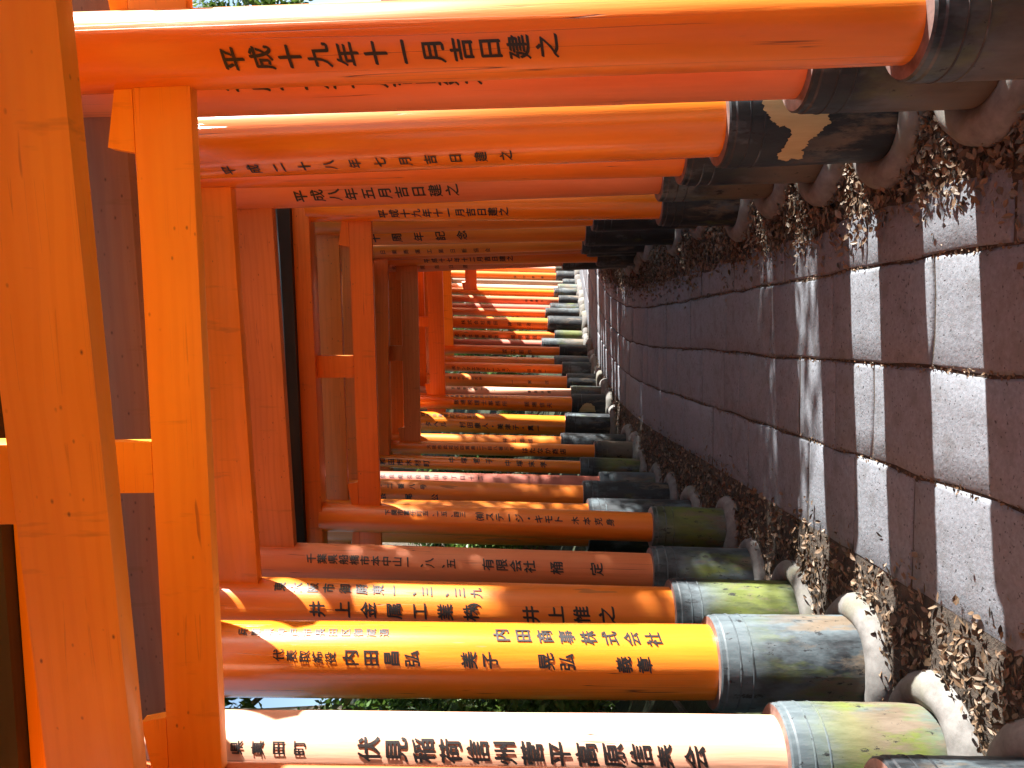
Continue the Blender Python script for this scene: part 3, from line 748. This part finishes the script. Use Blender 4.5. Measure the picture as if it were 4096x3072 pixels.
SP = [shrub_proto(1, 1.6, M_LEAF, 6500, 0.058), shrub_proto(2, 1.3, M_LEAF2, 5500, 0.052), shrub_proto(3, 2.1, M_LEAF, 8000, 0.062)]
def shrub(k, x, y, sc_, rz, label):
    f, st, m = SP[k]; o = empty('shrub', (x, y, ground_z(x, y))); o.rotation_euler = (0, 0, rz); o.scale = (sc_,) * 3
    tag(o, label, 'shrub', 'shrubs growing beside the gates'); link('foliage', f, m, o)
    for s in st: link('stem', s, M_BARK, o)
left_spots = [(2, -3.6, 2.0), (0, -3.1, 3.3), (2, -3.3, 4.4), (1, -2.7, 5.4), (0, -3.2, 6.6), (2, -3.6, 8.0), (1, -2.5, 9.2), (0, -2.6, 10.6), (2, -2.0, 12.2), (0, -1.2, 13.8), (1, -0.2, 15.2), (2, 0.8, 16.6), (2, -3.7, 3.0), (0, -2.8, 5.0), (2, -2.9, 6.0), (0, -3.6, 5.2), (2, -3.9, 7.0), (2, -4.6, 9.4), (1, -2.2, 4.6), (1, -2.4, 6.6), (0, -4.6, 3.4), (2, -4.9, 5.6), (0, -5.2, 8.2), (2, -4.2, 10.8)]
for i, (k, x, y) in enumerate(left_spots):
    shrub(k, x, y, 0.9 + 0.35 * rnd.random(), rnd.uniform(0, 6), 'leafy green shrub on the bank seen through slits between the left pillars')
def tree_proto(seed, h, mat, n, size, spread):
    r = random.Random(seed); tr = []
    trunk = tube('trunk', [(0, 0, -0.3), (0.08, 0.03, h * 0.25), (0.0, 0.1, h * 0.55), (0.1, 0, h * 0.95)], [0.022 * h + 0.05, 0.018 * h + 0.03, 0.012 * h, 0.02], 12)
    bl = []; br = []
    for i in range(13):
        z = h * r.uniform(0.42, 1.0); a = r.uniform(0, 2 * PI); q = spread * (1.15 - z / h * 0.7) * r.uniform(0.4, 1)
        e = (q * math.cos(a), q * math.sin(a), z); bl.append((*e, spread * r.uniform(0.28, 0.5)))
        if i < 8: br.append(tube('limb', [(0.03, 0.05, z * 0.72), (e[0] * 0.5, e[1] * 0.5, z * 0.88), e], [0.007 * h, 0.005 * h, 0.01], 6))
    return leaf_cloud('crown', bl, n, size, mat, seed), trunk, br, mat
TP = [tree_proto(11, 8, M_LEAF, 7000, 0.2, 2.3), tree_proto(12, 10, M_LEAF2, 8000, 0.2, 2.6)]
def tree(k, x, y, sc_, rz, label):
    cr, tk, br, m = TP[k]; o = empty('tree', (x, y, ground_z(x, y))); o.rotation_euler = (0, 0, rz); o.scale = (sc_,) * 3
    tag(o, label, 'tree', 'broadleaf trees round the path'); link('crown', cr, m, o); link('trunk', tk, M_BARK, o, smooth=True)
    for b in br: link('limb', b, M_BARK, o)
for k, x, y in [(0, -6.5, 2.5), (1, -7.5, 6.5), (0, -6.8, 10.0), (1, -5.0, 14.0), (0, -2.0, 18.5), (1, 2.0, 21.0), (0, 6.5, 22.0), (1, 4.2, 18.6), (0, 0.2, 17.6)]:
    tree(k, x, y, 0.9 + 0.3 * rnd.random(), rnd.uniform(0, 6), 'broadleaf tree on the bank behind the left pillars')
for k, x, y in [(1, 9.5, 25.0), (0, 12.5, 21.5), (1, 15.5, 27)]:
    tree(k, x, y, 0.9 + 0.3 * rnd.random(), rnd.uniform(0, 6), 'broadleaf tree against bright sky beyond the right pillars')
for k, x, y, q in [(0, 7.4, 5.3, 0.66), (1, 6.3, 6.1, 0.52), (1, 7.0, 7.3, 0.5), (0, 8.6, 9.0, 0.6)]:
    tree(k, x, y, q, rnd.uniform(0, 6), 'broadleaf tree shading the tunnel from outside the right row')
CAN = []  # overhead crowns added to cut skylight and darken the tunnel
for sd in (21, 22):
    r_ = random.Random(sd); h = 9.0
    bl = [(r_.gauss(0, 1.6), r_.gauss(0, 1.6), h * r_.uniform(0.74, 1.05), r_.uniform(0.9, 1.5)) for _ in range(14)]
    br = [tube('limb', [(0.03, 0.05, b[2] * 0.7), (b[0] * 0.5, b[1] * 0.5, b[2] * 0.86), b[:3]], [0.07, 0.045, 0.012], 6) for b in bl[:8]]
    CAN.append((leaf_cloud('crown', bl, 7500, 0.2, M_LEAF, sd), tube('trunk', [(0, 0, -0.4), (0.1, 0, 3), (0, 0.1, 6), (0.1, 0, 8.6)], [0.26, 0.21, 0.15, 0.03], 12), br, M_LEAF))
TP += CAN
for k, x, y in [(2, -3.4, 0.5), (3, -3.6, 4.6), (2, -3.6, 8.6), (3, -2.6, 12.2), (2, -3.4, -3.6), (3, 2.9, 7.2), (2, 3.6, 11.0), (3, 3.4, -1.6)]:
    tree(k, x, y, 1.0 + 0.12 * rnd.random(), rnd.uniform(0, 6), 'added slender-trunked tree whose crown blocks skylight above the gate tunnel')
for k, x, y, q in [(2, 5.6, 5.3, 1.15), (0, 5.4, 6.0, 1.6), (2, 5.8, 7.1, 1.3), (0, 5.6, 8.3, 1.6), (2, 6.2, 9.4, 1.3)]:  # unseen shrubs added as sun blockers for the path's middle stretch
    shrub(k, x, y, q, rnd.uniform(0, 6), 'unseen tall shrub added to shade the path from outside the right row of pillars')
for i, (k, x, y) in enumerate([(1, 3.0, 3.0), (0, 3.4, 5.2), (1, 3.2, 7.4), (2, 4.2, 9.0)]):
    shrub(k, x, y, 0.6, rnd.uniform(0, 6), 'low shrub outside the right row of pillars')
